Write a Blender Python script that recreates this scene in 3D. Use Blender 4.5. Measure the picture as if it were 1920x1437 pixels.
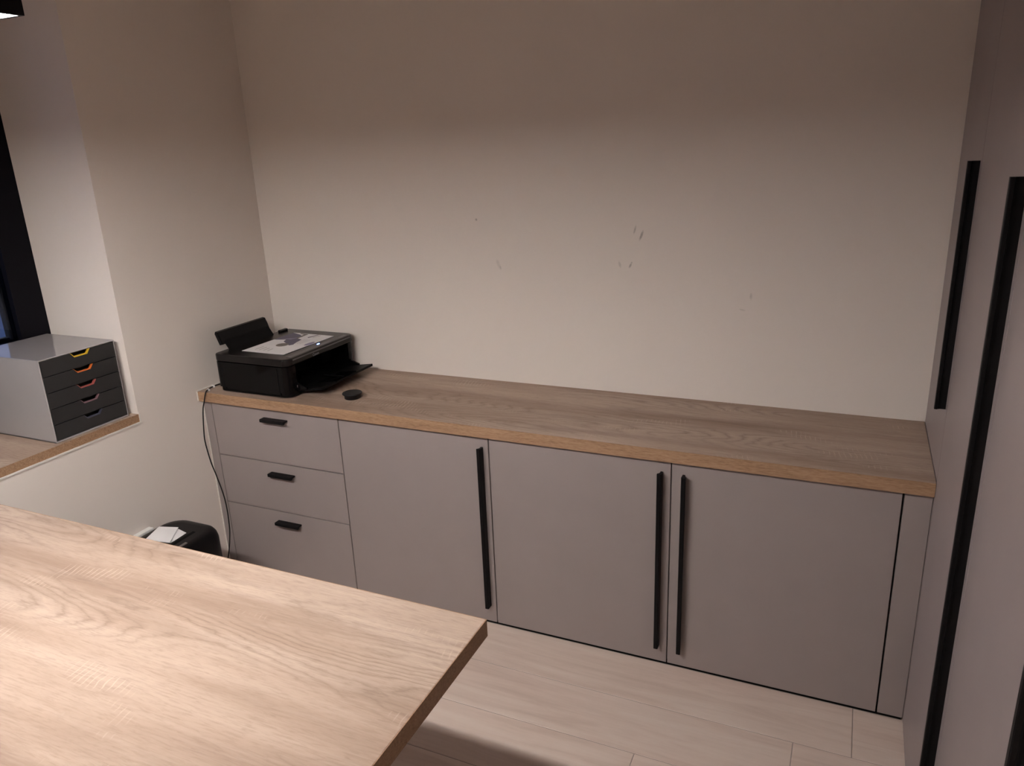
import bpy, bmesh, math, random
from mathutils import Vector, Matrix
random.seed(7)
for o in list(bpy.data.objects): bpy.data.objects.remove(o)
S = bpy.context.scene
COL = S.collection

# ------------------------------------------------------------------ camera
F_PX = 1424.36
yaw, pitch, roll = -0.4320, -0.3074, -0.0417
cam_d = bpy.data.cameras.new('camera'); cam = bpy.data.objects.new('camera', cam_d); COL.objects.link(cam)
cam_d.sensor_fit = 'HORIZONTAL'; cam_d.sensor_width = 36.0; cam_d.lens = F_PX / 1920 * 36.0
cam_d.clip_start = 0.02
fw = Vector((math.sin(yaw)*math.cos(pitch), math.cos(yaw)*math.cos(pitch), math.sin(pitch)))
rt = Vector((math.cos(yaw), -math.sin(yaw), 0)); up = rt.cross(fw)
r2 = math.cos(roll)*rt + math.sin(roll)*up; u2 = -math.sin(roll)*rt + math.cos(roll)*up
M = Matrix((r2, u2, -fw)).transposed().to_4x4(); M.translation = Vector((2.2663, -2.4928, 1.6165))
cam.matrix_world = M
S.camera = cam

# ------------------------------------------------------------------ world: dusk behind the window
w = bpy.data.worlds.new('dusk'); S.world = w; w.use_nodes = True
wn = w.node_tree; bg = wn.nodes['Background']; bg.inputs[1].default_value = 1.0
_tc = wn.nodes.new('ShaderNodeTexCoord'); _sx = wn.nodes.new('ShaderNodeSeparateXYZ'); _rp = wn.nodes.new('ShaderNodeValToRGB')
_ma = wn.nodes.new('ShaderNodeMath'); _ma.operation = 'MULTIPLY_ADD'; _ma.inputs[1].default_value = 0.5; _ma.inputs[2].default_value = 0.5
wn.links.new(_tc.outputs['Generated'], _sx.inputs[0]); wn.links.new(_sx.outputs[2], _ma.inputs[0]); wn.links.new(_ma.outputs[0], _rp.inputs[0]); wn.links.new(_rp.outputs[0], bg.inputs[0])
_e = _rp.color_ramp.elements     # dusk: ground below the horizon, sky above it
_e[0].position = 0.49; _e[0].color = (0.060, 0.085, 0.190, 1); _e[1].position = 0.51; _e[1].color = (0.26, 0.37, 0.72, 1)
S.view_settings.view_transform = 'Standard'; S.view_settings.look = 'None'
S.view_settings.gamma = 1.0; S.view_settings.use_curve_mapping = False
S.view_settings.exposure = 0.15
LAMP_COLOR = (1.0, 0.95, 0.925); LAMP_STRENGTH = 252.0; LAMP_TOP = 78.0

# ------------------------------------------------------------------ dimensions (metres)
W = 2.5026            # wardrobe face
H = 0.75; TK = 0.038  # worktop top, thickness
DW = 0.4689; DD = 0.449   # worktop front, door front
S0, S1, S2, S3, S4 = 0.0417, 0.6370, 1.2300, 1.8265, 2.4340
YJ = -0.739           # window reveal
ZS = 0.752            # sill top
XN = -0.37            # window plane
CEIL = 2.55
YF = -4.3             # wall behind the camera
XR = 3.12

# ------------------------------------------------------------------ materials
def newmat(name):
    m = bpy.data.materials.new(name); m.use_nodes = True
    nt = m.node_tree; b = nt.nodes['Principled BSDF']
    return m, nt, b
def N(nt, t, **kw):
    n = nt.nodes.new(t)
    for k, v in kw.items(): setattr(n, k, v)
    return n
def math_(nt, op, a, b=None, clamp=False):
    n = N(nt, 'ShaderNodeMath', operation=op); n.use_clamp = clamp
    for i, v in enumerate((a, b)):
        if v is None: continue
        if isinstance(v, (int, float)): n.inputs[i].default_value = v
        else: nt.links.new(v, n.inputs[i])
    return n.outputs[0]
def mix(nt, fac, a, b, blend='MIX'):
    n = N(nt, 'ShaderNodeMix', data_type='RGBA', blend_type=blend)
    if isinstance(fac, (int, float)): n.inputs[0].default_value = fac
    else: nt.links.new(fac, n.inputs[0])
    for s, v in ((6, a), (7, b)):
        if isinstance(v, tuple): n.inputs[s].default_value = (*v, 1) if len(v) == 3 else v
        else: nt.links.new(v, n.inputs[s])
    return n.outputs[2]
def noise(nt, co, scale, detail=2.0, rough=0.5, vec=(1, 1, 1), loc=(0, 0, 0), dist=0.0):
    mp = N(nt, 'ShaderNodeMapping'); mp.inputs['Scale'].default_value = vec; mp.inputs['Location'].default_value = loc
    nt.links.new(co, mp.inputs[0])
    n = N(nt, 'ShaderNodeTexNoise'); n.inputs['Scale'].default_value = scale; n.inputs['Detail'].default_value = detail
    n.inputs['Roughness'].default_value = rough; n.inputs['Distortion'].default_value = dist
    nt.links.new(mp.outputs[0], n.inputs['Vector']); return n.outputs[0]
def ramp(nt, v, stops):
    n = N(nt, 'ShaderNodeValToRGB'); e = n.color_ramp.elements
    while len(e) < len(stops): e.new(0.5)
    for i, (p, c) in enumerate(stops):
        e[i].position = p; e[i].color = (*c, 1) if isinstance(c, tuple) else (c, c, c, 1)
    nt.links.new(v, n.inputs[0]); return n.outputs[0]
def bump(nt, b, h, strength, dist=0.001):
    n = N(nt, 'ShaderNodeBump'); n.inputs['Strength'].default_value = strength; n.inputs['Distance'].default_value = dist
    nt.links.new(h, n.inputs['Height']); nt.links.new(n.outputs[0], b.inputs['Normal'])
def objco(nt): return N(nt, 'ShaderNodeTexCoord').outputs['Object']

def plain(name, col, rough=0.5, spec=0.5, metal=0.0, grain=0.0, grain_scale=400):
    m, nt, b = newmat(name)
    b.inputs['Roughness'].default_value = rough; b.inputs['Specular IOR Level'].default_value = spec; b.inputs['Metallic'].default_value = metal
    co = objco(nt); n = noise(nt, co, 9, 3)
    c = mix(nt, n, tuple(x*0.95 for x in col), tuple(min(1, x*1.05) for x in col)); nt.links.new(c, b.inputs['Base Color'])
    if grain: bump(nt, b, noise(nt, co, grain_scale, 2), grain)
    return m
def emit(name, col, s):
    m, nt, b = newmat(name)
    b.inputs['Base Color'].default_value = (0.8, 0.8, 0.8, 1)
    b.inputs['Emission Color'].default_value = (*col, 1); b.inputs['Emission Strength'].default_value = s
    return m

def paint_mat(name, col, marks=()):
    m, nt, b = newmat(name); b.inputs['Roughness'].default_value = 0.75; b.inputs['Specular IOR Level'].default_value = 0.25
    co = objco(nt)
    n = noise(nt, co, 1.3, 4, 0.55)
    c = mix(nt, n, tuple(x*0.97 for x in col), tuple(min(1, x*1.03) for x in col))
    if marks:
        sep = N(nt, 'ShaderNodeSeparateXYZ'); nt.links.new(co, sep.inputs[0])
        wob = noise(nt, co, 60, 3)
        tot = None
        for (x, z, rx, rz, ang, amt) in marks:
            dx = math_(nt, 'SUBTRACT', sep.outputs[0], x); dz = math_(nt, 'SUBTRACT', sep.outputs[2], z)
            ca, sa = math.cos(ang), math.sin(ang)
            u = math_(nt, 'DIVIDE', math_(nt, 'ADD', math_(nt, 'MULTIPLY', dx, ca), math_(nt, 'MULTIPLY', dz, sa)), rx)
            v = math_(nt, 'DIVIDE', math_(nt, 'SUBTRACT', math_(nt, 'MULTIPLY', dz, ca), math_(nt, 'MULTIPLY', dx, sa)), rz)
            d = math_(nt, 'ADD', math_(nt, 'MULTIPLY', u, u), math_(nt, 'MULTIPLY', v, v))
            d = math_(nt, 'ADD', d, math_(nt, 'MULTIPLY', math_(nt, 'SUBTRACT', wob, 0.5), 1.6))
            k = math_(nt, 'MULTIPLY', math_(nt, 'SUBTRACT', 1.0, d, clamp=True), amt*0.7)
            tot = k if tot is None else math_(nt, 'MAXIMUM', tot, k)
        c = mix(nt, tot, c, (0.10, 0.085, 0.06))
    nt.links.new(c, b.inputs['Base Color'])
    bump(nt, b, noise(nt, co, 260, 2), 0.12)
    return m

def wood_mat(name, dark, mid, light, rough=0.55, fleck=False, loc=(0, 0, 0)):
    """sonoma-oak decor, grain along local x"""
    m, nt, b = newmat(name); b.inputs['Roughness'].default_value = rough; b.inputs['Specular IOR Level'].default_value = 0.25
    co0 = objco(nt); mp = N(nt, 'ShaderNodeMapping'); mp.inputs['Location'].default_value = loc; nt.links.new(co0, mp.inputs[0]); co = mp.outputs[0]
    sep = N(nt, 'ShaderNodeSeparateXYZ'); nt.links.new(co, sep.inputs[0])
    # fine fibres
    fib = noise(nt, co, 1, 4, 0.65, (26, 300, 300), dist=0.6)
    fib2 = noise(nt, co, 1, 4, 0.65, (6, 95, 95), dist=0.4)
    if fleck:
        t = math_(nt, 'ADD', math_(nt, 'MULTIPLY', noise(nt, co, 1, 3, 0.6, (45, 260, 260)), 0.6), math_(nt, 'MULTIPLY', fib2, 0.4))
        c = ramp(nt, t, [(0.30, dark), (0.46, mid), (0.66, light)])
        nt.links.new(c, b.inputs['Base Color']); bump(nt, b, t, 0.1); return m
    # broad boards and bands
    board = noise(nt, co, 1, 2, 0.5, (0.9, 8.5, 8.5))
    # cathedral figure: contour lines of a stretched smooth noise
    d = noise(nt, co, 1, 1.2, 0.45, (0.75, 5.2, 5.2), loc=(3.1, 1.7, 0))
    wob = math_(nt, 'MULTIPLY', math_(nt, 'SUBTRACT', noise(nt, co, 1, 3, 0.6, (14, 60, 60)), 0.5), 0.030)
    ph = math_(nt, 'MULTIPLY', math_(nt, 'ADD', d, wob), 40.0)
    fr = math_(nt, 'FRACT', ph)
    ring = ramp(nt, fr, [(0.0, 0.10), (0.16, 0.75), (0.60, 1.0), (0.90, 0.55), (1.0, 0.10)])
    zone = ramp(nt, noise(nt, co, 1, 2, 0.5, (1.0, 5.5, 5.5), loc=(9, 4, 0)), [(0.44, 0.18), (0.58, 1.0)])
    base = ramp(nt, board, [(0.30, dark), (0.47, mid), (0.64, light)])
    fig = mix(nt, math_(nt, 'MULTIPLY', math_(nt, 'SUBTRACT', 1.0, ring), math_(nt, 'MULTIPLY', zone, 0.70)), base, tuple(x*0.72 for x in dark))
    # darker heart streaks
    stk = ramp(nt, noise(nt, co, 1, 3, 0.55, (1.3, 16, 16), loc=(2, 6, 0), dist=0.4), [(0.55, 0.0), (0.70, 1.0)])
    fig = mix(nt, math_(nt, 'MULTIPLY', stk, 0.50), fig, tuple(x*0.85 for x in dark))
    f1 = ramp(nt, fib, [(0.32, 0.0), (0.52, 1.0)])
    c = mix(nt, math_(nt, 'MULTIPLY', math_(nt, 'SUBTRACT', 1.0, f1), 0.42), fig, tuple(x*0.78 for x in dark))
    c = mix(nt, math_(nt, 'MULTIPLY', ramp(nt, fib2, [(0.45, 0.0), (0.75, 1.0)]), 0.35), c, light)
    # cross saw marks in patches
    wv = math_(nt, 'SINE', math_(nt, 'ADD', math_(nt, 'MULTIPLY', sep.outputs[0], 460.0),
               math_(nt, 'ADD', math_(nt, 'MULTIPLY', sep.outputs[1], 60.0), math_(nt, 'MULTIPLY', noise(nt, co, 1, 2, 0.5, (16, 20, 20), dist=0.3), 8.0))))
    saw = ramp(nt, wv, [(0.72, 0.0), (0.98, 1.0)])
    msk = ramp(nt, noise(nt, co, 1, 2, 0.6, (4.2, 11, 11), loc=(1, 8, 0)), [(0.60, 0.0), (0.70, 1.0)])
    c = mix(nt, math_(nt, 'MULTIPLY', math_(nt, 'MULTIPLY', saw, msk), 0.7), c, tuple(min(1, x*1.16) for x in light))
    nt.links.new(c, b.inputs['Base Color'])
    bump(nt, b, fib, 0.10, 0.0006)
    return m

def tile_mat(name):
    m, nt, b = newmat(name); b.inputs['Roughness'].default_value = 0.5; b.inputs['Specular IOR Level'].default_value = 0.35
    co = objco(nt)
    oi = N(nt, 'ShaderNodeObjectInfo')
    off = N(nt, 'ShaderNodeVectorMath', operation='ADD'); nt.links.new(co, off.inputs[0])
    sc = N(nt, 'ShaderNodeVectorMath', operation='SCALE'); sc.inputs[0].default_value = (7, 11, 3)
    nt.links.new(oi.outputs['Random'], sc.inputs['Scale']); nt.links.new(sc.outputs[0], off.inputs[1]); co = off.outputs[0]
    a = noise(nt, co, 1, 4, 0.6, (2.0, 22, 22), dist=0.8)
    bnd = noise(nt, co, 1, 2, 0.5, (1.3, 5, 5))
    f = noise(nt, co, 1, 3, 0.6, (10, 150, 150))
    c = ramp(nt, a, [(0.30, (0.60, 0.475, 0.40)), (0.50, (0.68, 0.555, 0.475)), (0.70, (0.72, 0.61, 0.53))])
    c = mix(nt, math_(nt, 'MULTIPLY', ramp(nt, bnd, [(0.52, 0.0), (0.72, 1.0)]), 0.35), c, (0.67, 0.515, 0.445))
    c = mix(nt, math_(nt, 'MULTIPLY', ramp(nt, f, [(0.3, 1.0), (0.5, 0.0)]), 0.12), c, (0.47, 0.36, 0.30))
    nt.links.new(c, b.inputs['Base Color']); return m

MARKS = [(1.002, 1.354, .0055, .0055, 0, .65), (1.588, 1.322, .004, .018, -.25, .55), (1.610, 1.303, .005, .022, -.35, .75),
         (1.537, 1.206, .006, .013, .3, .35), (1.574, 1.204, .004, .012, -.5, .65), (1.578, 1.213, .004, .004, 0, .6),
         (1.082, 1.196, .008, .024, .35, .22), (1.090, 1.183, .004, .008, .3, .35), (1.97, 1.114, .005, .014, 0, .35), (1.945, 1.070, .014, .003, -.2, .25)]
m_wall_back = paint_mat('wall_paint_marked', (0.800, 0.730, 0.670), MARKS)
m_wall = paint_mat('wall_paint', (0.800, 0.730, 0.670), [])
m_wall_l = paint_mat('wall_paint_left', (0.800, 0.730, 0.670), [])
m_white = plain('white_paint', (0.78, 0.75, 0.70), 0.6)
m_ceil = plain('ceiling_paint', (0.86, 0.83, 0.79), 0.8)
m_caulk = plain('white_caulk', (0.80, 0.76, 0.70), 0.45)
m_tile = tile_mat('wood_look_tile')
m_grout = plain('grout', (0.33, 0.275, 0.24), 0.9)
m_wood = wood_mat('oak_decor', (0.295, 0.203, 0.152), (0.400, 0.292, 0.225), (0.500, 0.388, 0.312))
m_wood_desk = wood_mat('oak_decor_desk', (0.295, 0.203, 0.152), (0.400, 0.292, 0.225), (0.500, 0.388, 0.312), loc=(4.3, 2.2, 0))
m_edge = wood_mat('oak_edging', (0.195, 0.112, 0.064), (0.315, 0.188, 0.110), (0.41, 0.262, 0.162), fleck=True)
m_grey = plain('grey_lacquer', (0.295, 0.250, 0.242), 0.42, 0.35, grain=0.05, grain_scale=700)
m_carc = plain('carcass_gap_shade', (0.035, 0.028, 0.026), 0.7)  # dark tone stands in for the shade inside door and drawer gaps
m_black = plain('black_metal', (0.0045, 0.004, 0.0045), 0.5, 0.16)
m_frame = plain('window_black', (0.0035, 0.003, 0.005), 0.5, 0.1)
m_gloss = plain('printer_gloss_black', (0.0025, 0.0022, 0.0024), 0.10, 0.14)
m_pmat = plain('printer_matt_black', (0.0030, 0.0028, 0.0028), 0.45, 0.10)
m_plid = plain('printer_lid', (0.0085, 0.007, 0.007), 0.25, 0.25)
m_strip = plain('printer_strip', (0.07, 0.062, 0.06), 0.35, 0.5)
m_logo = plain('logo_grey', (0.16, 0.16, 0.17), 0.4)
m_chrome = plain('bright_metal', (0.6, 0.6, 0.62), 0.25, 0.5, 1.0)
m_cap = plain('grommet_black', (0.009, 0.008, 0.0085), 0.5, 0.25)
m_cable = plain('cable_black', (0.007, 0.006, 0.006), 0.5, 0.25)
m_clip = plain('clip_white', (0.82, 0.80, 0.77), 0.35)
m_boxgrey = plain('box_grey_plastic', (0.335, 0.315, 0.315), 0.07, 0.6)
m_drawer = plain('drawer_charcoal', (0.021, 0.020, 0.020), 0.5, 0.3)
m_shred = plain('shredder_black', (0.0035, 0.003, 0.0035), 0.35, 0.15)
m_slot = plain('slot_black', (0.003, 0.003, 0.003), 0.8, 0.1)
m_btn = plain('button_grey', (0.16, 0.14, 0.13), 0.4)
m_paper = plain('paper_white', (0.88, 0.87, 0.875), 0.6)
m_print_p = plain('print_purple', (0.085, 0.075, 0.13), 0.5)
m_print_l = plain('print_lilac', (0.21, 0.19, 0.30), 0.5)
m_print_g = plain('print_grey', (0.15, 0.135, 0.12), 0.5)
m_print_t = plain('print_text', (0.40, 0.37, 0.37), 0.5)
m_print_h = plain('print_heading', (0.14, 0.11, 0.15), 0.5)
m_lamp = emit('lamp_diffuser', LAMP_COLOR, LAMP_STRENGTH)
m_lamp_top = emit('lamp_reflector', LAMP_COLOR, LAMP_TOP)
m_led = emit('led_blue', (0.12, 0.28, 1.0), 14.0)
m_glass, nt, b = newmat('window_glass')
out = nt.nodes['Material Output']; tr = N(nt, 'ShaderNodeBsdfTransparent'); gl = N(nt, 'ShaderNodeBsdfGlossy'); gl.inputs['Roughness'].default_value = 0.02; gl.inputs[0].default_value = (0.42, 0.46, 0.60, 1)
tr.inputs[0].default_value = (0.75, 0.80, 0.85, 1)
fr_ = N(nt, 'ShaderNodeFresnel'); fr_.inputs[0].default_value = 1.5; mx = N(nt, 'ShaderNodeMixShader')
nt.links.new(fr_.outputs[0], mx.inputs[0]); nt.links.new(tr.outputs[0], mx.inputs[1]); nt.links.new(gl.outputs[0], mx.inputs[2]); nt.links.new(mx.outputs[0], out.inputs[0])

# ------------------------------------------------------------------ mesh helpers (all in world coordinates)
def box(bm, x0, x1, y0, y1, z0, z1, bev=0.0, seg=2, mi=0):
    t = bmesh.new(); bmesh.ops.create_cube(t, size=1)
    for v in t.verts: v.co = Vector(((x0+x1)/2 + v.co.x*(x1-x0), (y0+y1)/2 + v.co.y*(y1-y0), (z0+z1)/2 + v.co.z*(z1-z0)))
    if bev: bmesh.ops.bevel(t, geom=t.edges[:], offset=bev, segments=seg, profile=0.5, affect='EDGES')
    join(bm, t, mi)
def join(bm, t, mi=0, smooth=False):
    mp = {}
    for v in t.verts: mp[v] = bm.verts.new(v.co)
    for f in t.faces:
        try: nf = bm.faces.new([mp[v] for v in f.verts])
        except ValueError: continue
        nf.material_index = mi; nf.smooth = f.smooth or smooth
    t.free()
def prism(bm, pts, axis, a0, a1, bev=0.0, seg=2, mi=0, smooth=False):
    """extrude a 2D polygon along an axis; pts are (y,z) for X, (x,z) for Y, (x,y) for Z"""
    t = bmesh.new()
    def P(u, v, a): return {'X': (a, u, v), 'Y': (u, a, v), 'Z': (u, v, a)}[axis]
    A = [t.verts.new(P(u, v, a0)) for u, v in pts]; B = [t.verts.new(P(u, v, a1)) for u, v in pts]
    n = len(pts); t.faces.new(A); t.faces.new(B[::-1])
    for i in range(n):
        f = t.faces.new((A[i], A[(i+1) % n], B[(i+1) % n], B[i])); f.smooth = smooth
    bmesh.ops.recalc_face_normals(t, faces=t.faces[:])
    if bev: 
        eds = [e for e in t.edges if (e.verts[0] in A) == (e.verts[1] in A)]
        bmesh.ops.bevel(t, geom=eds, offset=bev, segments=seg, profile=0.5, affect='EDGES')
    join(bm, t, mi)
def rrect(x0, x1, y0, y1, r, n=6):
    """rounded rectangle outline; r may be 4 radii: (x0y0, x1y0, x1y1, x0y1)"""
    if not isinstance(r, tuple): r = (r,)*4
    pts = []
    for (cx, cy, sx, sy, a0), rr in zip(((x0, y0, 1, 1, 180), (x1, y0, -1, 1, 270), (x1, y1, -1, -1, 0), (x0, y1, 1, -1, 90)), r):
        for k in range(n+1):
            a = math.radians(a0 + 90*k/n); pts.append((cx + sx*rr + rr*math.cos(a), cy + sy*rr + rr*math.sin(a)))
    return pts
def lathe(bm, cx, cy, prof, n=40, mi=0):
    t = bmesh.new(); rings = []
    for r, z in prof: rings.append([t.verts.new((cx + r*math.cos(2*math.pi*k/n), cy + r*math.sin(2*math.pi*k/n), z)) for k in range(n)])
    for a, b_ in zip(rings, rings[1:]):
        for k in range(n):
            f = t.faces.new((a[k], a[(k+1) % n], b_[(k+1) % n], b_[k])); f.smooth = True
    t.faces.new(rings[0][::-1]); t.faces.new(rings[-1])
    bmesh.ops.recalc_face_normals(t, faces=t.faces[:]); join(bm, t, mi)
def tube(bm, pts, r, n=10):
    # Catmull-Rom through pts
    P = [Vector(p) for p in pts]; Q = []
    for i in range(len(P)-1):
        p0, p1, p2, p3 = P[max(i-1, 0)], P[i], P[i+1], P[min(i+2, len(P)-1)]
        for k in range(10):
            t = k/10; Q.append(0.5*((2*p1) + (p2-p0)*t + (2*p0-5*p1+4*p2-p3)*t*t + (3*p1-p0-3*p2+p3)*t**3))
    Q.append(P[-1]); t = bmesh.new(); rings = []; ref = Vector((0.31, 0.92, 0.2))
    for i, p in enumerate(Q):
        d = (Q[min(i+1, len(Q)-1)] - Q[max(i-1, 0)]).normalized(); a = d.cross(ref).normalized(); b_ = d.cross(a)
        rings.append([t.verts.new(p + r*(math.cos(2*math.pi*k/n)*a + math.sin(2*math.pi*k/n)*b_)) for k in range(n)])
    for a, b_ in zip(rings, rings[1:]):
        for k in range(n): t.faces.new((a[k], a[(k+1) % n], b_[(k+1) % n], b_[k])).smooth = True
    t.faces.new(rings[0][::-1]); t.faces.new(rings[-1]); bmesh.ops.recalc_face_normals(t, faces=t.faces[:]); join(bm, t)
def rotz(bm, cx, cy, ang): bmesh.ops.rotate(bm, verts=bm.verts[:], cent=(cx, cy, 0), matrix=Matrix.Rotation(ang, 3, 'Z'))

ORG = {}
def obj(name, bm, mats, parent=None, origin=None):
    me = bpy.data.meshes.new(name)
    if origin is None:
        if parent is not None: origin = ORG[parent.name]
        else:
            xs = [v.co for v in bm.verts]
            origin = Vector(((min(c.x for c in xs)+max(c.x for c in xs))/2, (min(c.y for c in xs)+max(c.y for c in xs))/2, min(c.z for c in xs)))
    origin = Vector(origin)
    for v in bm.verts: v.co -= origin
    bm.to_mesh(me); bm.free()
    for m in (mats if isinstance(mats, (list, tuple)) else [mats]): me.materials.append(m)
    o = bpy.data.objects.new(name, me); COL.objects.link(o); ORG[o.name] = origin
    if parent is not None:
        o.parent = parent; o.location = origin - ORG[parent.name]
    else: o.location = origin
    return o
def thing(name, label, cat, loc, group=None):
    o = bpy.data.objects.new(name, None); COL.objects.link(o); o.location = loc; o.empty_display_size = 0.05
    ORG[o.name] = Vector(loc); return tag(o, label, cat, group)
def tag(o, label, cat, group=None):
    o['label'] = label; o['category'] = cat
    if group: o['group'] = group
    return o
def struct(o, label=None):
    o['kind'] = 'structure'
    if label: o['label'] = label
    return o
def B(): return bmesh.new()
def bxo(name, mat, parent, *a, bev=0.0, seg=2):
    bm = B(); box(bm, *a, bev=bev, seg=seg); return obj(name, bm, mat, parent)

# ------------------------------------------------------------------ the room
bm = B(); box(bm, -0.02, XR, YF, 0.02, -0.10, -0.0012)
floor = struct(obj('floor', bm, m_grout, origin=(0, 0, 0)), 'pale wood-look tile floor with thin grout lines')
ROWH, PL, GAP = 0.2, 1.2, 0.0022
joint = {2: 2.374, 3: 2.225, 4: 1.830, 5: 2.05, 1: 1.9}
bm = B(); box(bm, GAP/2, PL-GAP/2, -ROWH+GAP/2, -GAP/2, -0.010, 0.0, bev=0.0008, seg=1)
full = None
for k in range(-1, 22):
    y1 = -0.045 - ROWH*k; y0 = y1 - ROWH
    y1c, y0c = min(y1, 0.0), max(y0, YF)
    if y1c - y0c < 0.01: continue
    jx = joint.get(k, random.uniform(0, PL)); x = jx - math.ceil(jx/PL)*PL
    while x < XR:
        a, e = max(x, 0.0), min(x+PL, XR)
        if e - a > 0.01:
            if a == x and e == x+PL and y1c == y1 and y0c == y0:
                if full is None:
                    full = obj('plank', bm, m_tile, floor, origin=(0, 0, 0)); p = full
                else: p = full.copy(); COL.objects.link(p); p.parent = floor
                p.location = (x, y1, 0)
            else:
                b2 = B(); box(b2, a+GAP/2, e-GAP/2, y0c+GAP/2, y1c-GAP/2, -0.010, 0.0, bev=0.0008, seg=1); obj('plank', b2, m_tile, floor, origin=(a, y1c, 0))
        x += PL
bm = B(); box(bm, -0.5, XR+0.1, YF-0.1, 0.12, CEIL, CEIL+0.1); struct(obj('ceiling', bm, m_ceil), 'plain white ceiling')
bm = B(); box(bm, -0.45, XR+0.1, 0.0, 0.12, -0.1, CEIL); struct(obj('wall_back', bm, m_wall_back, origin=(0, 0, 0)), 'off-white painted wall with a few small dark scuff marks')
bm = B(); box(bm, XR, XR+0.1, YF, 0.0, -0.1, CEIL); struct(obj('wall_right', bm, m_wall), 'off-white painted wall behind the tall cupboards')
bm = B(); box(bm, -0.45, XR+0.1, YF-0.1, YF, -0.1, CEIL); struct(obj('wall_front', bm, m_wall), 'off-white painted wall at the far end of the room')
# left wall with a window niche
NY0, NZ1 = -2.35, 2.25
bm = B()
box(bm, -0.45, 0, YJ, 0, -0.1, CEIL); box(bm, -0.45, 0, YF, NY0, -0.1, CEIL)
box(bm, -0.45, 0, NY0, YJ, -0.1, ZS-0.028); box(bm, -0.45, 0, NY0, YJ, NZ1, CEIL)
struct(obj('wall_left', bm, m_wall_l), 'off-white painted wall with a deep window niche')
# window
win = thing('window_1', 'black framed window in the niche with dusk outside', 'window', (XN, YJ-0.8, ZS)); del win['category']; struct(win)
bm = B(); fx0, fx1 = XN-0.07, XN; fr = 0.106
box(bm, fx0, fx1, YJ-fr, YJ, ZS-0.02, NZ1); box(bm, fx0, fx1, NY0, NY0+fr, ZS-0.02, NZ1)
box(bm, fx0, fx1, NY0+fr, YJ-fr, ZS-0.02, ZS+0.27); box(bm, fx0, fx1, NY0+fr, YJ-fr, NZ1-fr, NZ1)
obj('window_frame', bm, m_frame, win)
bm = B(); sx0, sx1 = XN-0.068, XN-0.045; sr = 0.014; a0, a1, c0, c1 = NY0+fr, YJ-fr, ZS+0.27, NZ1-fr
box(bm, sx0, sx1, a1-sr, a1, c0, c1, .003); box(bm, sx0, sx1, a0, a0+sr, c0, c1, .003)
box(bm, sx0, sx1, a0+sr, a1-sr, c0, c0+sr, .003); box(bm, sx0, sx1, a0+sr, a1-sr, c1-sr, c1, .003)
box(bm, sx0, XN-.012, -1.56, -1.50, c0+sr, c1-sr, .003)
obj('window_sash', bm, m_frame, win)
bxo('pane', m_glass, win, XN-0.030, XN-0.024, -1.503, a1, c0, c1)
bxo('pane', m_glass, win, XN-0.030, XN-0.024, a0, -1.557, c0, c1)
sill = bxo('window_sill', m_wood, win, XN, -0.0015, NY0, YJ, ZS-0.028, ZS)
bxo('edge_band', m_edge, sill, -0.0015, 0.0005, NY0, YJ, ZS-0.0278, ZS)
# thin bead of caulk where boards meet the left wall
bm = B(); box(bm, 0.0, 0.003, -DW-0.003, -0.001, H, H+0.004); box(bm, 0.0, 0.003, -DW-0.003, -DW, H-TK, H+0.004)
box(bm, 0.0, 0.003, -DD-0.003, -DD, 0.0, H-TK)
struct(obj('trim_1', bm, m_caulk), 'white caulk bead along the wooden worktop and the left wall')
bm = B(); box(bm, 0.0, 0.0035, NY0, YJ+0.006, ZS-0.034, ZS-0.0285); box(bm, 0.0, 0.0022, YJ, YJ+0.005, ZS-0.033, ZS+0.006)
struct(obj('trim_2', bm, m_caulk), 'white caulk bead under the window sill')

# ------------------------------------------------------------------ handles
def bar_profile(sgn):   # (u, v): u across the door, v outwards; lip on the side given by sgn
    p = [(-.0035, 0), (.0035, 0), (.0035, .0235), (.0015, .0255), (-.0080, .0255), (-.0095, .0240), (-.0095, .0185), (-.0070, .0180), (-.0045, .0150), (-.0035, .0110)]
    return [(u*sgn, v) for u, v in p]
def bar_handle_front(parent, x, z0, z1, sgn=1):      # on a door that faces -y
    bm = B(); prism(bm, [(x+u, -DD-v) for u, v in bar_profile(sgn)], 'Z', z0, z1)
    return obj('handle', bm, m_black, parent)
def bar_handle_side(parent, y, z0, z1):              # on a door that faces -x
    bm = B(); prism(bm, [(W-v, y-u) for u, v in bar_profile(-1)], 'Z', z0, z1)
    return obj('handle', bm, m_black, parent)
def pull_handle(parent, xc, z, ln):
    p = [(-DD, z), (-DD, z-.006), (-DD-.0120, z-.006), (-DD-.0150, z-.0075), (-DD-.0180, z-.0110), (-DD-.0255, z-.0110), (-DD-.0255, z-.0015), (-DD-.0240, z)]
    bm = B(); prism(bm, p, 'X', xc-ln/2, xc+ln/2, bev=.0008, seg=1); return obj('handle', bm, m_black, parent)

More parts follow.
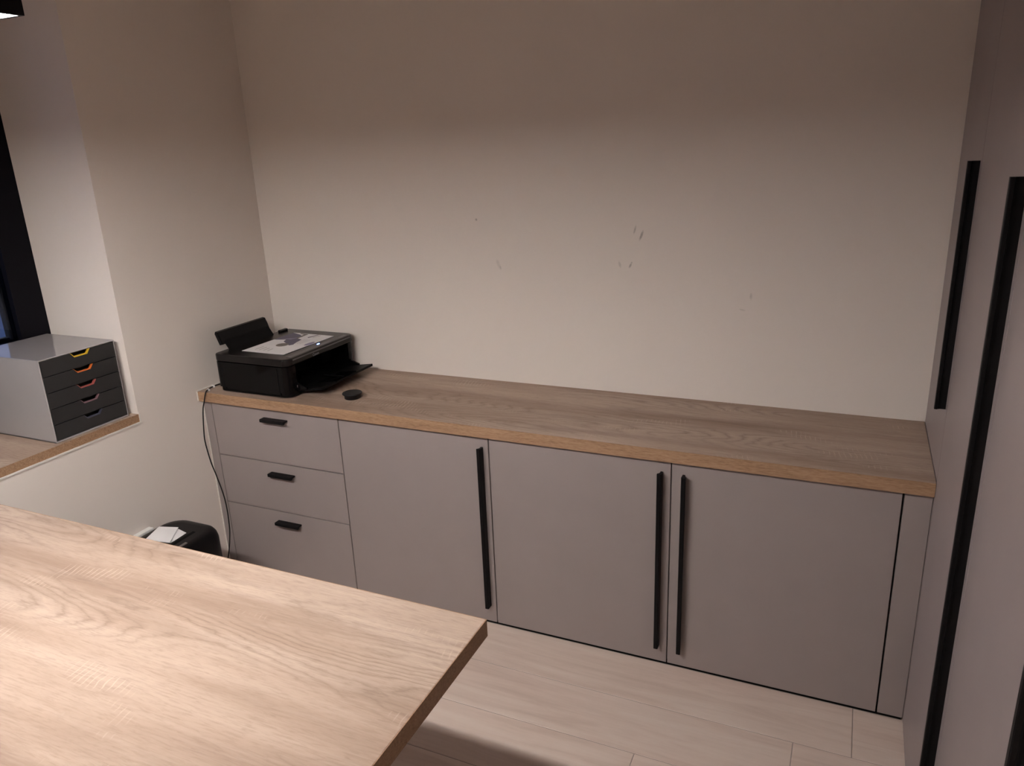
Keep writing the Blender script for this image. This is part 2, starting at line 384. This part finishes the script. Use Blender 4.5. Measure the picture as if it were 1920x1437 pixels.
# ------------------------------------------------------------------ sideboard units under the long worktop
G = 0.0018; ZB = 0.010; ZT = H - TK - 0.003; FT = 0.018
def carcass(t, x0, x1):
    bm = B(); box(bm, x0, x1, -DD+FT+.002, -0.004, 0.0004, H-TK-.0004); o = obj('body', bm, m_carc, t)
    bxo('plinth', m_slot, t, x0, x1, -DD+.004, -DD+FT+.0018, 0.0004, ZB+.004); return o
U = 'grey sideboard units under the long worktop'
t = thing('drawer_cabinet', 'grey three-drawer cabinet under the worktop, beneath the printer', 'cabinet', ((S0+S1)/2, -0.25, 0), U)
carcass(t, 0.002, S1-.0005)
bxo('filler_panel', m_grey, t, 0.001, S0-G, -DD, -DD+FT, ZB, ZT, bev=.0008, seg=1)
for z0, z1, hz in ((0.489, ZT, 0.672), (0.2834, 0.489, 0.450), (ZB, 0.2834, 0.244)):
    d = bxo('drawer', m_grey, t, S0+G, S1-G, -DD, -DD+FT, z0+(G if z0 > ZB else 0), z1-(G if z1 < ZT else 0), bev=.0008, seg=1)
    pull_handle(d, 0.352, hz, 0.112)
t = thing('cabinet', 'grey single-door cabinet between the drawers and the double-door cabinet', 'cabinet', ((S1+S2)/2, -0.25, 0), U)
carcass(t, S1+.0005, S2-.0005)
d = bxo('door', m_grey, t, S1+G, S2-G, -DD, -DD+FT, ZB, ZT, bev=.0008, seg=1); bar_handle_front(d, 1.2065, 0.074, 0.672, 1)
t = thing('double_cabinet', 'grey double-door cabinet with paired black bar handles beside the tall cupboards', 'cabinet', ((S2+W)/2, -0.25, 0), U)
carcass(t, S2+.0005, W-.004)
d = bxo('door', m_grey, t, S2+G, S3-G, -DD, -DD+FT, ZB, ZT, bev=.0008, seg=1); bar_handle_front(d, 1.7985, 0.070, 0.672, 1)
d = bxo('door', m_grey, t, S3+G, S4-.0025, -DD, -DD+FT, ZB, ZT, bev=.0008, seg=1); bar_handle_front(d, 1.8635, 0.068, 0.671, -1)
bxo('filler_panel', m_grey, t, S4+.0025, W-.001, -DD, -DD+FT, ZB, ZT, bev=.0008, seg=1)
t = thing('worktop', 'long oak-look worktop on the grey sideboard', 'worktop', (W/2, -0.23, H-TK))
bxo('slab', m_wood, t, 0.0032, W-.0012, -DW+.0015, -0.001, H-TK, H)
bxo('edge_band', m_edge, t, 0.0032, W-.0012, -DW, -DW+.0015, H-TK+.0002, H-.0001)

# ------------------------------------------------------------------ tall cupboards along the right
WT = CEIL-.02
def tall(label, y0, y1, z0, hz0, hz1):
    t = thing('tall_cupboard', label, 'cupboard', (W+.3, (y0+y1)/2, 0), 'tall grey cupboards along the right wall')
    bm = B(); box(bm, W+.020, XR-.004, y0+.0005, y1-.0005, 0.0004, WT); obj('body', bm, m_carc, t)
    d = bxo('door', m_grey, t, W, W+FT, y0+.0014, y1-.0014, z0, WT, bev=.0008, seg=1)
    bar_handle_side(d, y0+.031, hz0, hz1)
    if z0 > 0.5: bxo('side_panel', m_grey, t, W, W+FT, y0+.0014, y1-.0014, 0.004, z0-.003)
    return t
tall('tall grey cupboard with a short bar handle above the worktop end', -0.461, -0.004, H+.003, 0.938, 1.534)
tall('tall grey cupboard with a long bar handle, next to the sideboard front', -1.061, -0.461, 0.006, 0.12, 1.532)
tall('tall grey cupboard, second along from the sideboard front', -1.651, -1.061, 0.006, 0.12, 1.532)

# ------------------------------------------------------------------ desk
DX0, DX1, DY0, DY1 = 0.08, 1.6837, -2.30, -1.389; DT = 0.0375
t = thing('desk', 'oak-look desk with a thick top under the hanging lamp', 'desk', ((DX0+DX1)/2, (DY0+DY1)/2, 0))
bm = B(); box(bm, DX0+.0015, DX1-.0015, DY0+.0015, DY1-.0015, H-DT, H, bev=.0006, seg=1); obj('tabletop', bm, m_wood_desk, t)
bm = B(); box(bm, DX1-.0015, DX1, DY0, DY1, H-DT+.0002, H-.0004); box(bm, DX0, DX0+.0015, DY0, DY1, H-DT+.0002, H-.0004)
box(bm, DX0+.0015, DX1-.0015, DY1-.0015, DY1, H-DT+.0002, H-.0004); box(bm, DX0+.0015, DX1-.0015, DY0, DY0+.0015, H-DT+.0002, H-.0004)
obj('edge_band', bm, m_edge, t)
for lx in (DX0+.22, DX1-.28):
    for ly in (DY0+.10, DY1-.16): bxo('leg', m_black, t, lx-.03, lx+.03, ly-.03, ly+.03, 0.0004, H-DT-.04, bev=.002)
bm = B()
for lx in (DX0+.22, DX1-.28): box(bm, lx-.03, lx+.03, DY0+.06, DY1-.12, H-DT-.04, H-DT, bev=.001, seg=1)
box(bm, DX0+.25, DX1-.31, -1.87, -1.82, H-DT-.04, H-DT, bev=.001, seg=1)
obj('underframe', bm, m_black, t)

# ------------------------------------------------------------------ hanging linear lamp over the desk
LX0, LX1, LY0, LY1, LZ = 0.31, 1.502, -1.994, -1.938, 1.753
t = thing('pendant_lamp', 'long black linear lamp hanging over the desk with a bright white underside', 'lamp', ((LX0+LX1)/2, (LY0+LY1)/2, LZ))
bm = B(); th = .004
box(bm, LX0, LX1, LY0, LY0+th, LZ, LZ+.075); box(bm, LX0, LX1, LY1-th, LY1, LZ, LZ+.075)
box(bm, LX0, LX0+th, LY0+th, LY1-th, LZ, LZ+.075); box(bm, LX1-th, LX1, LY0+th, LY1-th, LZ, LZ+.075)
box(bm, LX0+th, LX1-th, LY0+th, LY1-th, LZ+.070, LZ+.075)
obj('housing', bm, m_black, t)
# louvre: luminous inner side walls under a dimmer top panel
i0, i1, j0, j1 = LX0+th+.0003, LX1-th-.0003, LY0+th+.0003, LY1-th-.0003
bxo('diffuser', m_lamp, t, i0, i1, j0, j0+.002, LZ+.0015, LZ+.034); bxo('diffuser', m_lamp, t, i0, i1, j1-.002, j1, LZ+.0015, LZ+.034)
bxo('diffuser', m_lamp, t, i0, i0+.002, j0+.002, j1-.002, LZ+.0015, LZ+.034); bxo('diffuser', m_lamp, t, i1-.002, i1, j0+.002, j1-.002, LZ+.0015, LZ+.034)
bxo('top_panel', m_lamp_top, t, i0+.002, i1-.002, j0+.002, j1-.002, LZ+.030, LZ+.034)
for x in (LX0+.03, LX1-.03):
    bm = B(); tube(bm, [(x, -1.966, LZ+.074), (x, -1.966, 2.1), (x, -1.966, CEIL-.002)], .0015, 6); obj('suspension_cable', bm, m_black, t)

# ------------------------------------------------------------------ printer
PX0, PX1, PY0, PY1, PZ = 0.083, 0.428, -0.440, -0.022, H
t = thing('printer', 'black inkjet printer with open output tray on the worktop corner', 'printer', (0.26, -0.23, PZ))
bm = B()
r = .032; pts = []
outer = rrect(PX0, PX1, PY0, PY1, (.022, r, r, .022))
n = 7
c0, c1, c2, c3 = outer[0:n], outer[n:2*n], outer[2*n:3*n], outer[3*n:4*n]
CY0, CY1, CX = PY0+.047, PY1-.047, PX0+.21
pts = c0 + c1 + [(PX1, CY0), (CX, CY0), (CX, CY1), (PX1, CY1)] + c2 + c3
prism(bm, pts, 'Z', PZ+.022, PZ+.120, smooth=False)
base = rrect(PX0+.004, PX1-.004, PY0+.004, PY1-.004, (.022, r, r, .022))
prism(bm, base, 'Z', PZ+.006, PZ+.0225)
for fx, fy in ((PX0+.04, PY0+.04), (PX1-.05, PY0+.04), (PX0+.04, PY1-.04), (PX1-.05, PY1-.04)): box(bm, fx-.012, fx+.012, fy-.012, fy+.012, PZ, PZ+.007)
obj('body', bm, m_gloss, t)
# seams on the near side panel
bxo('panel_seam', m_pmat, t, PX0+.035, PX0+.037, PY0-.0004, PY0+.002, PZ+.010, PZ+.117)
bxo('panel_seam', m_pmat, t, PX1-.047, PX1-.0435, PY0-.0006, PY0+.002, PZ+.010, PZ+.117)
bm = B(); box(bm, CX+.001, CX+.004, CY0+.001, CY1-.001, PZ+.0235, PZ+.119); box(bm, CX+.004, PX1-.01, CY0+.001, CY1-.001, PZ+.0226, PZ+.0245)
obj('paper_cavity', bm, m_pmat, t)
bm = B()
for k in range(9): 
    yy = CY0+.03+k*(CY1-CY0-.06)/8
    box(bm, CX+.004, CX+.05, yy-.002, yy+.002, PZ+.0246, PZ+.034)
box(bm, CX+.02, CX+.028, CY0+.01, CY1-.01, PZ+.085, PZ+.092, .002)
box(bm, CX+.0041, CX+.06, CY1-.075, CY1-.015, PZ+.050, PZ+.112, .003)
obj('paper_guide', bm, m_pmat, t)
lid_pts = rrect(PX0, PX1+.004, PY0, PY1, (.022, r, r, .022))
bm = B(); prism(bm, lid_pts, 'Z', PZ+.1215, PZ+.150, bev=.005, seg=3); lid = obj('scanner_lid', bm, m_plid, t)
bm = B(); prism(bm, [(PX1-.026, PZ+.1490), (PX1-.026, PZ+.1512), (PX1-.004, PZ+.1512), (PX1+.0058, PZ+.1440), (PX1+.0058, PZ+.1405), (PX1-.004, PZ+.140)], 'Y', PY0+.034, PY1-.034); obj('front_strip', bm, m_strip, lid)
bm = B(); box(bm, PX0+.018, PX0+.034, PY1-.075, PY1-.028, PZ+.148, PZ+.160, .004); obj('hinge', bm, m_plid, lid)
bm = B(); box(bm, PX1-.036, PX1-.031, -.214, -.202, PZ+.1498, PZ+.1516, .0005, 1); led = obj('power_light', bm, m_led, lid); led['label'] = 'glowing blue power light'
# raised rear paper support, two leaves
bm = B(); prism(bm, [(.108, PZ+.150), (.100, PZ+.146), (.078, PZ+.178), (.086, PZ+.184)], 'Y', -.372, -.128, bev=.002); rs = obj('rear_tray', bm, m_pmat, t)
bm = B(); prism(bm, [(.0885, PZ+.172), (.074, PZ+.168), (.056, PZ+.212), (.060, PZ+.221), (.070, PZ+.219), (.0800, PZ+.198)], 'Y', -.392, -.124, bev=.003); obj('tray_flap', bm, m_gloss, rs)
# output tray folded down
bm = B()
prism(bm, [(CX+.06, PZ+.0250), (PX1-.005, PZ+.0255), (.535, PZ+.042), (.5355, PZ+.033), (PX1-.005, PZ+.0168), (CX+.06, PZ+.0165)], 'Y', CY0+.004, CY1+.006, bev=.001, seg=1)
box(bm, .438, .530, -.250, -.245, PZ+.040, PZ+.0445)
tray = obj('output_tray', bm, m_pmat, t)
bm = B(); prism(bm, [(.455, PZ+.032), (.525, PZ+.0425), (.545, PZ+.0455), (.545, PZ+.0425), (.455, PZ+.028)], 'Y', -.31, -.17); obj('tray_extension', bm, m_gloss, tray)
for y0_, y1_ in ((CY0-.006, CY0+.002), (CY1-.002, CY1+.006)):
    bm = B(); prism(bm, [(PX1-.02, PZ+.024), (PX1+.045, PZ+.032), (PX1+.045, PZ+.038), (PX1-.02, PZ+.060)], 'Y', y0_, y1_); obj('tray_arm', bm, m_gloss, tray)
bm = B(); box(bm, PX1-.002, PX1+.006, CY0-.0075, CY0-.0015, PZ+.036, PZ+.046, .001, 1); obj('hinge_pin', bm, m_chrome, tray)
# maker's lettering on the front edge of the lid
def text_mesh(name, s, size, mat, parent, mat4):
    cu = bpy.data.curves.new(name, 'FONT'); cu.body = s; cu.size = size; cu.align_x = 'CENTER'; cu.align_y = 'CENTER'; cu.extrude = .0002
    to = bpy.data.objects.new(name, cu); COL.objects.link(to); bpy.context.view_layer.update()
    me = bpy.data.meshes.new_from_object(to.evaluated_get(bpy.context.evaluated_depsgraph_get())); bpy.data.objects.remove(to); bpy.data.curves.remove(cu)
    bm = B(); bm.from_mesh(me); bpy.data.meshes.remove(me); bmesh.ops.transform(bm, matrix=mat4, verts=bm.verts[:]); return obj(name, bm, mat, parent)
mt = Matrix(((0, 0, 1, PX1+.0044), (1, 0, 0, -.275), (0, 1, 0, PZ+.1315), (0, 0, 0, 1)))
text_mesh('lettering', 'Canon', .014, m_logo, lid, mt)

# ------------------------------------------------------------------ brochure on the printer lid
bm = B(); bx, by = .272, -.231; z = PZ+.1503
LXp, LYp = .205, .295
def lp(u, v, dz=0): return (bx + (u-.5)*LXp, by + (v-.5)*LYp, z + dz)     # u across, v towards the back wall
nu, nv = 6, 10
def curl(u, v): return .0016*max(0, (u-.6)/.4)**2*(1-v) + .0007
grid = [[bm.verts.new(lp(u/nu, v/nv, curl(u/nu, v/nv))) for v in range(nv+1)] for u in range(nu+1)]
low = [[bm.verts.new(lp(u/nu, v/nv, curl(u/nu, v/nv)-.0006)) for v in range(nv+1)] for u in range(nu+1)]
for u in range(nu):
    for v in range(nv):
        bm.faces.new((grid[u][v], grid[u+1][v], grid[u+1][v+1], grid[u][v+1])); bm.faces.new((low[u][v], low[u][v+1], low[u+1][v+1], low[u+1][v]))
for v in range(nv):
    bm.faces.new((grid[0][v], grid[0][v+1], low[0][v+1], low[0][v])); bm.faces.new((grid[nu][v], low[nu][v], low[nu][v+1], grid[nu][v+1]))
for u in range(nu):
    bm.faces.new((grid[u][0], low[u][0], low[u+1][0], grid[u+1][0])); bm.faces.new((grid[u][nv], grid[u+1][nv], low[u+1][nv], low[u][nv]))
def inkpoly(pts, mi):
    vs = [bm.verts.new(lp(u, v, curl(u, v) + .00012 + .00004*mi)) for u, v in pts]; f = bm.faces.new(vs); f.material_index = mi
    if f.normal.z < 0 or (f.normal_update() or f.normal.z < 0): f.normal_flip()
def ell(cu, cv, ru, rv, mi, n=20): inkpoly([(cu+ru*math.cos(2*math.pi*k/n), cv+rv*math.sin(2*math.pi*k/n)) for k in range(n)], mi)
inkpoly([(0, .60), (.05, .60), (.34, .66), (.42, .84), (.24, .93), (0, .99)], 1)
inkpoly([(.30, .55), (.62, .40), (.66, .45), (.60, .56), (.56, .70), (.36, .76), (.24, .66)], 1)
inkpoly([(.10, .66), (.34, .66), (.40, .80), (.30, .74), (.20, .70)], 2)
inkpoly([(.36, .76), (.42, .72), (.40, .98), (.20, .985), (.22, .95), (.33, .94)], 3)
ell(.46, .40, .12, .085, 3); ell(.46, .40, .07, .05, 1)
inkpoly([(.55, .83), (.60, .80), (.66, .98), (.62, .985)], 5); inkpoly([(.67, .83), (.69, .82), (.73, .96), (.71, .97)], 4)
for k in range(4): inkpoly([(.18+.10*k, .10), (.20+.10*k, .10), (.20+.10*k, .26-.02*k), (.18+.10*k, .26-.02*k)], 4)
for k in range(3): inkpoly([(.62+.06*k, .50), (.63+.06*k, .50), (.63+.06*k, .72), (.62+.06*k, .72)], 4)
ell(.93, .55, .055, .10, 2)
rotz(bm, bx, by, math.radians(-1.2))
tag(obj('brochure', bm, [m_paper, m_print_p, m_print_l, m_print_g, m_print_t, m_print_h]), 'white printed brochure with a purple picture lying on the printer lid', 'brochure')

# ------------------------------------------------------------------ cable grommet on the worktop
bm = B(); cx, cy = .637, -.350
lathe(bm, cx, cy, [(.0270, H+.0003), (.0285, H+.0015), (.0290, H+.0165), (.0350, H+.0175), (.0362, H+.0190), (.0355, H+.0212), (.0335, H+.0222), (.0325, H+.0212), (.0, H+.0212)][:-1])
tag(obj('cable_grommet', bm, m_cap), 'round black plastic grommet cap lying loose on the worktop', 'grommet')

# ------------------------------------------------------------------ printer cable
bm = B()
tube(bm, [(.088, -.30, H+.004), (.050, -.335, H+.0035), (.024, -.375, H+.0035), (.022, -.412, H+.0035), (.036, -.447, H+.005), (.0475, -.472, H+.001), (.0450, -.483, H-.030), (.034, -.486, .683), (.020, -.486, .60), (.0165, -.486, .548),
          (.028, -.486, .47), (.044, -.486, .416), (.064, -.486, .340), (.071, -.486, .281), (.070, -.486, .22), (.064, -.486, .161), (.045, -.487, .080), (.030, -.495, .030), (.020, -.54, .006), (.018, -.60, .0055)], .0024)
tag(obj('power_cable', bm, m_cable), 'thin black cable running from the printer down the cabinet side', 'cable')
for i, (x, y, lab) in enumerate(((.0365, -.4465, 'small white cable clip at the worktop front edge'), (.0215, -.405, 'small white cable clip further in beside the printer'))):
    bm = B(); prism(bm, [(x-.006, H+.0003), (x+.006, H+.0003), (x+.006, H+.003), (x+.004, H+.0082), (x-.004, H+.0082), (x-.006, H+.003)], 'Y', y-.004, y+.004, bev=.001, seg=1)
    tag(obj('cable_clip', bm, m_clip), lab, 'clip')

# ------------------------------------------------------------------ desktop drawer box on the window sill
QX1, QY0, QY1, QZ0, QZ1 = -0.018, -1.0365, -0.762, ZS, ZS+.276
QX0 = QX1-.340
t = thing('drawer_box', 'grey plastic desktop drawer box with five charcoal drawers on the window sill', 'drawer box', ((QX0+QX1)/2, (QY0+QY1)/2, QZ0))
bm = B(); th = .0045
box(bm, QX0, QX1, QY0, QY0+th, QZ0, QZ1, .0015, 1); box(bm, QX0, QX1, QY1-th, QY1, QZ0, QZ1, .0015, 1)
box(bm, QX0, QX1+.001, QY0, QY1, QZ1-th, QZ1, .0018, 2); box(bm, QX0, QX1+.001, QY0, QY1, QZ0+.0003, QZ0+.006, .0015, 1)
box(bm, QX0, QX0+th, QY0+.001, QY1-.001, QZ0+.001, QZ1-.001); obj('housing', bm, m_boxgrey, t)
lips = [('lip_yellow', (0.75, 0.48, 0.03)), ('lip_orange', (0.72, 0.17, 0.035)), ('lip_red', (0.42, 0.10, 0.085)), ('lip_mauve', (0.20, 0.105, 0.12)), ('lip_blue', (0.055, 0.055, 0.085))]
iz0, iz1 = QZ0+.0065, QZ1-.0055; hgt = (iz1-iz0)/5; a, b_ = QY0+.0055, QY1-.0050
for k, (ln, lc) in enumerate(lips):
    zt = iz1 - k*hgt; zb = zt - hgt + .0024; xf = QX1+.0005
    nc = (a+b_)/2 + .008; nw, nb, nd = .036, .024, .0155
    front = [(a, zb), (b_, zb), (b_, zt), (nc+nw, zt), (nc+nb, zt-nd), (nc-nb, zt-nd), (nc-nw, zt), (a, zt)]
    bm = B(); prism(bm, front, 'X', xf-.006, xf)
    d = obj('drawer', bm, m_drawer, t)
    bm = B(); lw = .0030    # coloured lip set inside the grip notch
    prism(bm, [(nc+nw, zt), (nc+nb, zt-nd), (nc-nb, zt-nd), (nc-nw, zt), (nc-nw+.002, zt), (nc-nb+.0012, zt-nd+lw), (nc+nb-.0012, zt-nd+lw), (nc+nw-lw-.001, zt)], 'X', xf-.010, xf-.0008)
    e = obj('drawer_lip', bm, plain(ln, lc, 0.3, 0.5), d); e['label'] = ln.split('_')[1] + ' grip lip'
    bm = B(); box(bm, QX0+.01, xf-.0061, a+.002, b_-.002, zb+.001, zb+.004); box(bm, xf-.03, xf-.0285, a+.002, b_-.002, zb+.004, zt-.001)
    obj('drawer_tray', bm, m_drawer, d)

# ------------------------------------------------------------------ paper shredder between sideboard and desk
HX0, HX1, HY0, HY1, HZ = 0.036, 0.288, -1.04, -0.698, 0.345
t = thing('paper_shredder', 'black paper shredder standing on the floor against the left wall', 'shredder', (.15, -.85, 0))
def loft(bm, rings):
    t_ = bmesh.new(); R = [[t_.verts.new((x, y, z)) for x, y in pts] for pts, z in rings]
    for A, C in zip(R, R[1:]):
        for i in range(len(A)): t_.faces.new((A[i], A[(i+1) % len(A)], C[(i+1) % len(A)], C[i])).smooth = True
    t_.faces.new(R[0][::-1]); t_.faces.new(R[-1]); bmesh.ops.recalc_face_normals(t_, faces=t_.faces[:]); join(bm, t_)
def rr(ins, rad=.055): return rrect(HX0+ins, HX1-ins, HY0+ins, HY1-ins, rad, 8)
bm = B(); loft(bm, [(rr(.030, .045), .0005), (rr(.026, .048), .004), (rr(.010, .05), .215), (rr(.012, .05), .218)]); obj('bin', bm, m_shred, t)
bm = B(); loft(bm, [(rr(.006, .07), .219), (rr(.0, .075), .225), (rr(.0, .075), .308), (rr(.003, .075), .326), (rr(.010, .07), .3375), (rr(.022, .06), .3435), (rr(.040, .045), .345)]); head = obj('head', bm, m_shred, t)
bm = B(); box(bm, .205, .219, -.97, -.775, .3442, .3458, .0006, 1); obj('feed_slot', bm, m_slot, head)  # raised black strip, its colour stands in for the shade of the opening
bm = B(); box(bm, .243, .254, -.93, -.845, .3425, .3475, .0015); obj('switch', bm, m_btn, head)
bm = B(); box(bm, .2865, .2895, -.93, -.80, .235, .285, .001, 1); obj('front_panel', bm, m_gloss, head)
# loose papers on the shredder
PAPER_A = ((.066, -.798, .3505), (.140, -.778, .3510), (.205, -.875, .3540), (.100, -.890, .3510))
PAPER_B = ((.120, -.776, .3465), (.194, -.794, .3470), (.200, -.868, .3475), (.100, -.886, .3465))
def sheet(q, label):
    bm = B(); n = 6; V = []
    for dz in (0, -.0007):
        g = []
        for i in range(n+1):
            row = []
            for j in range(n+1):
                u, v = i/n, j/n
                p = [(1-u)*(1-v)*q[0][k] + u*(1-v)*q[1][k] + u*v*q[2][k] + (1-u)*v*q[3][k] for k in range(3)]
                row.append(bm.verts.new((p[0], p[1], p[2] + .003*math.sin(math.pi*u)*math.sin(math.pi*v) + dz)))
            g.append(row)
        V.append(g)
    for u in range(n):
        for v in range(n):
            bm.faces.new((V[0][u][v], V[0][u+1][v], V[0][u+1][v+1], V[0][u][v+1])); bm.faces.new((V[1][u][v], V[1][u][v+1], V[1][u+1][v+1], V[1][u+1][v]))
    for k in range(n):
        bm.faces.new((V[0][k][0], V[1][k][0], V[1][k+1][0], V[0][k+1][0])); bm.faces.new((V[0][k][n], V[0][k+1][n], V[1][k+1][n], V[1][k][n]))
        bm.faces.new((V[0][0][k], V[0][0][k+1], V[1][0][k+1], V[1][0][k])); bm.faces.new((V[0][n][k], V[1][n][k], V[1][n][k+1], V[0][n][k+1]))
    bmesh.ops.recalc_face_normals(bm, faces=bm.faces[:])
    tag(obj('paper_sheet', bm, m_paper), label, 'paper', 'loose papers on the shredder')
sheet(PAPER_B, 'white paper sheet fanned out beneath another on the black shredder')
sheet(PAPER_A, 'white paper sheet lying uppermost on the black shredder')
# white wall trunking behind the desk
bm = B(); box(bm, .0008, .024, -1.36, -.787, .310, .334, .003); tag(obj('cable_trunking', bm, m_clip), 'white plastic trunking on the left wall beside the shredder', 'trunking')
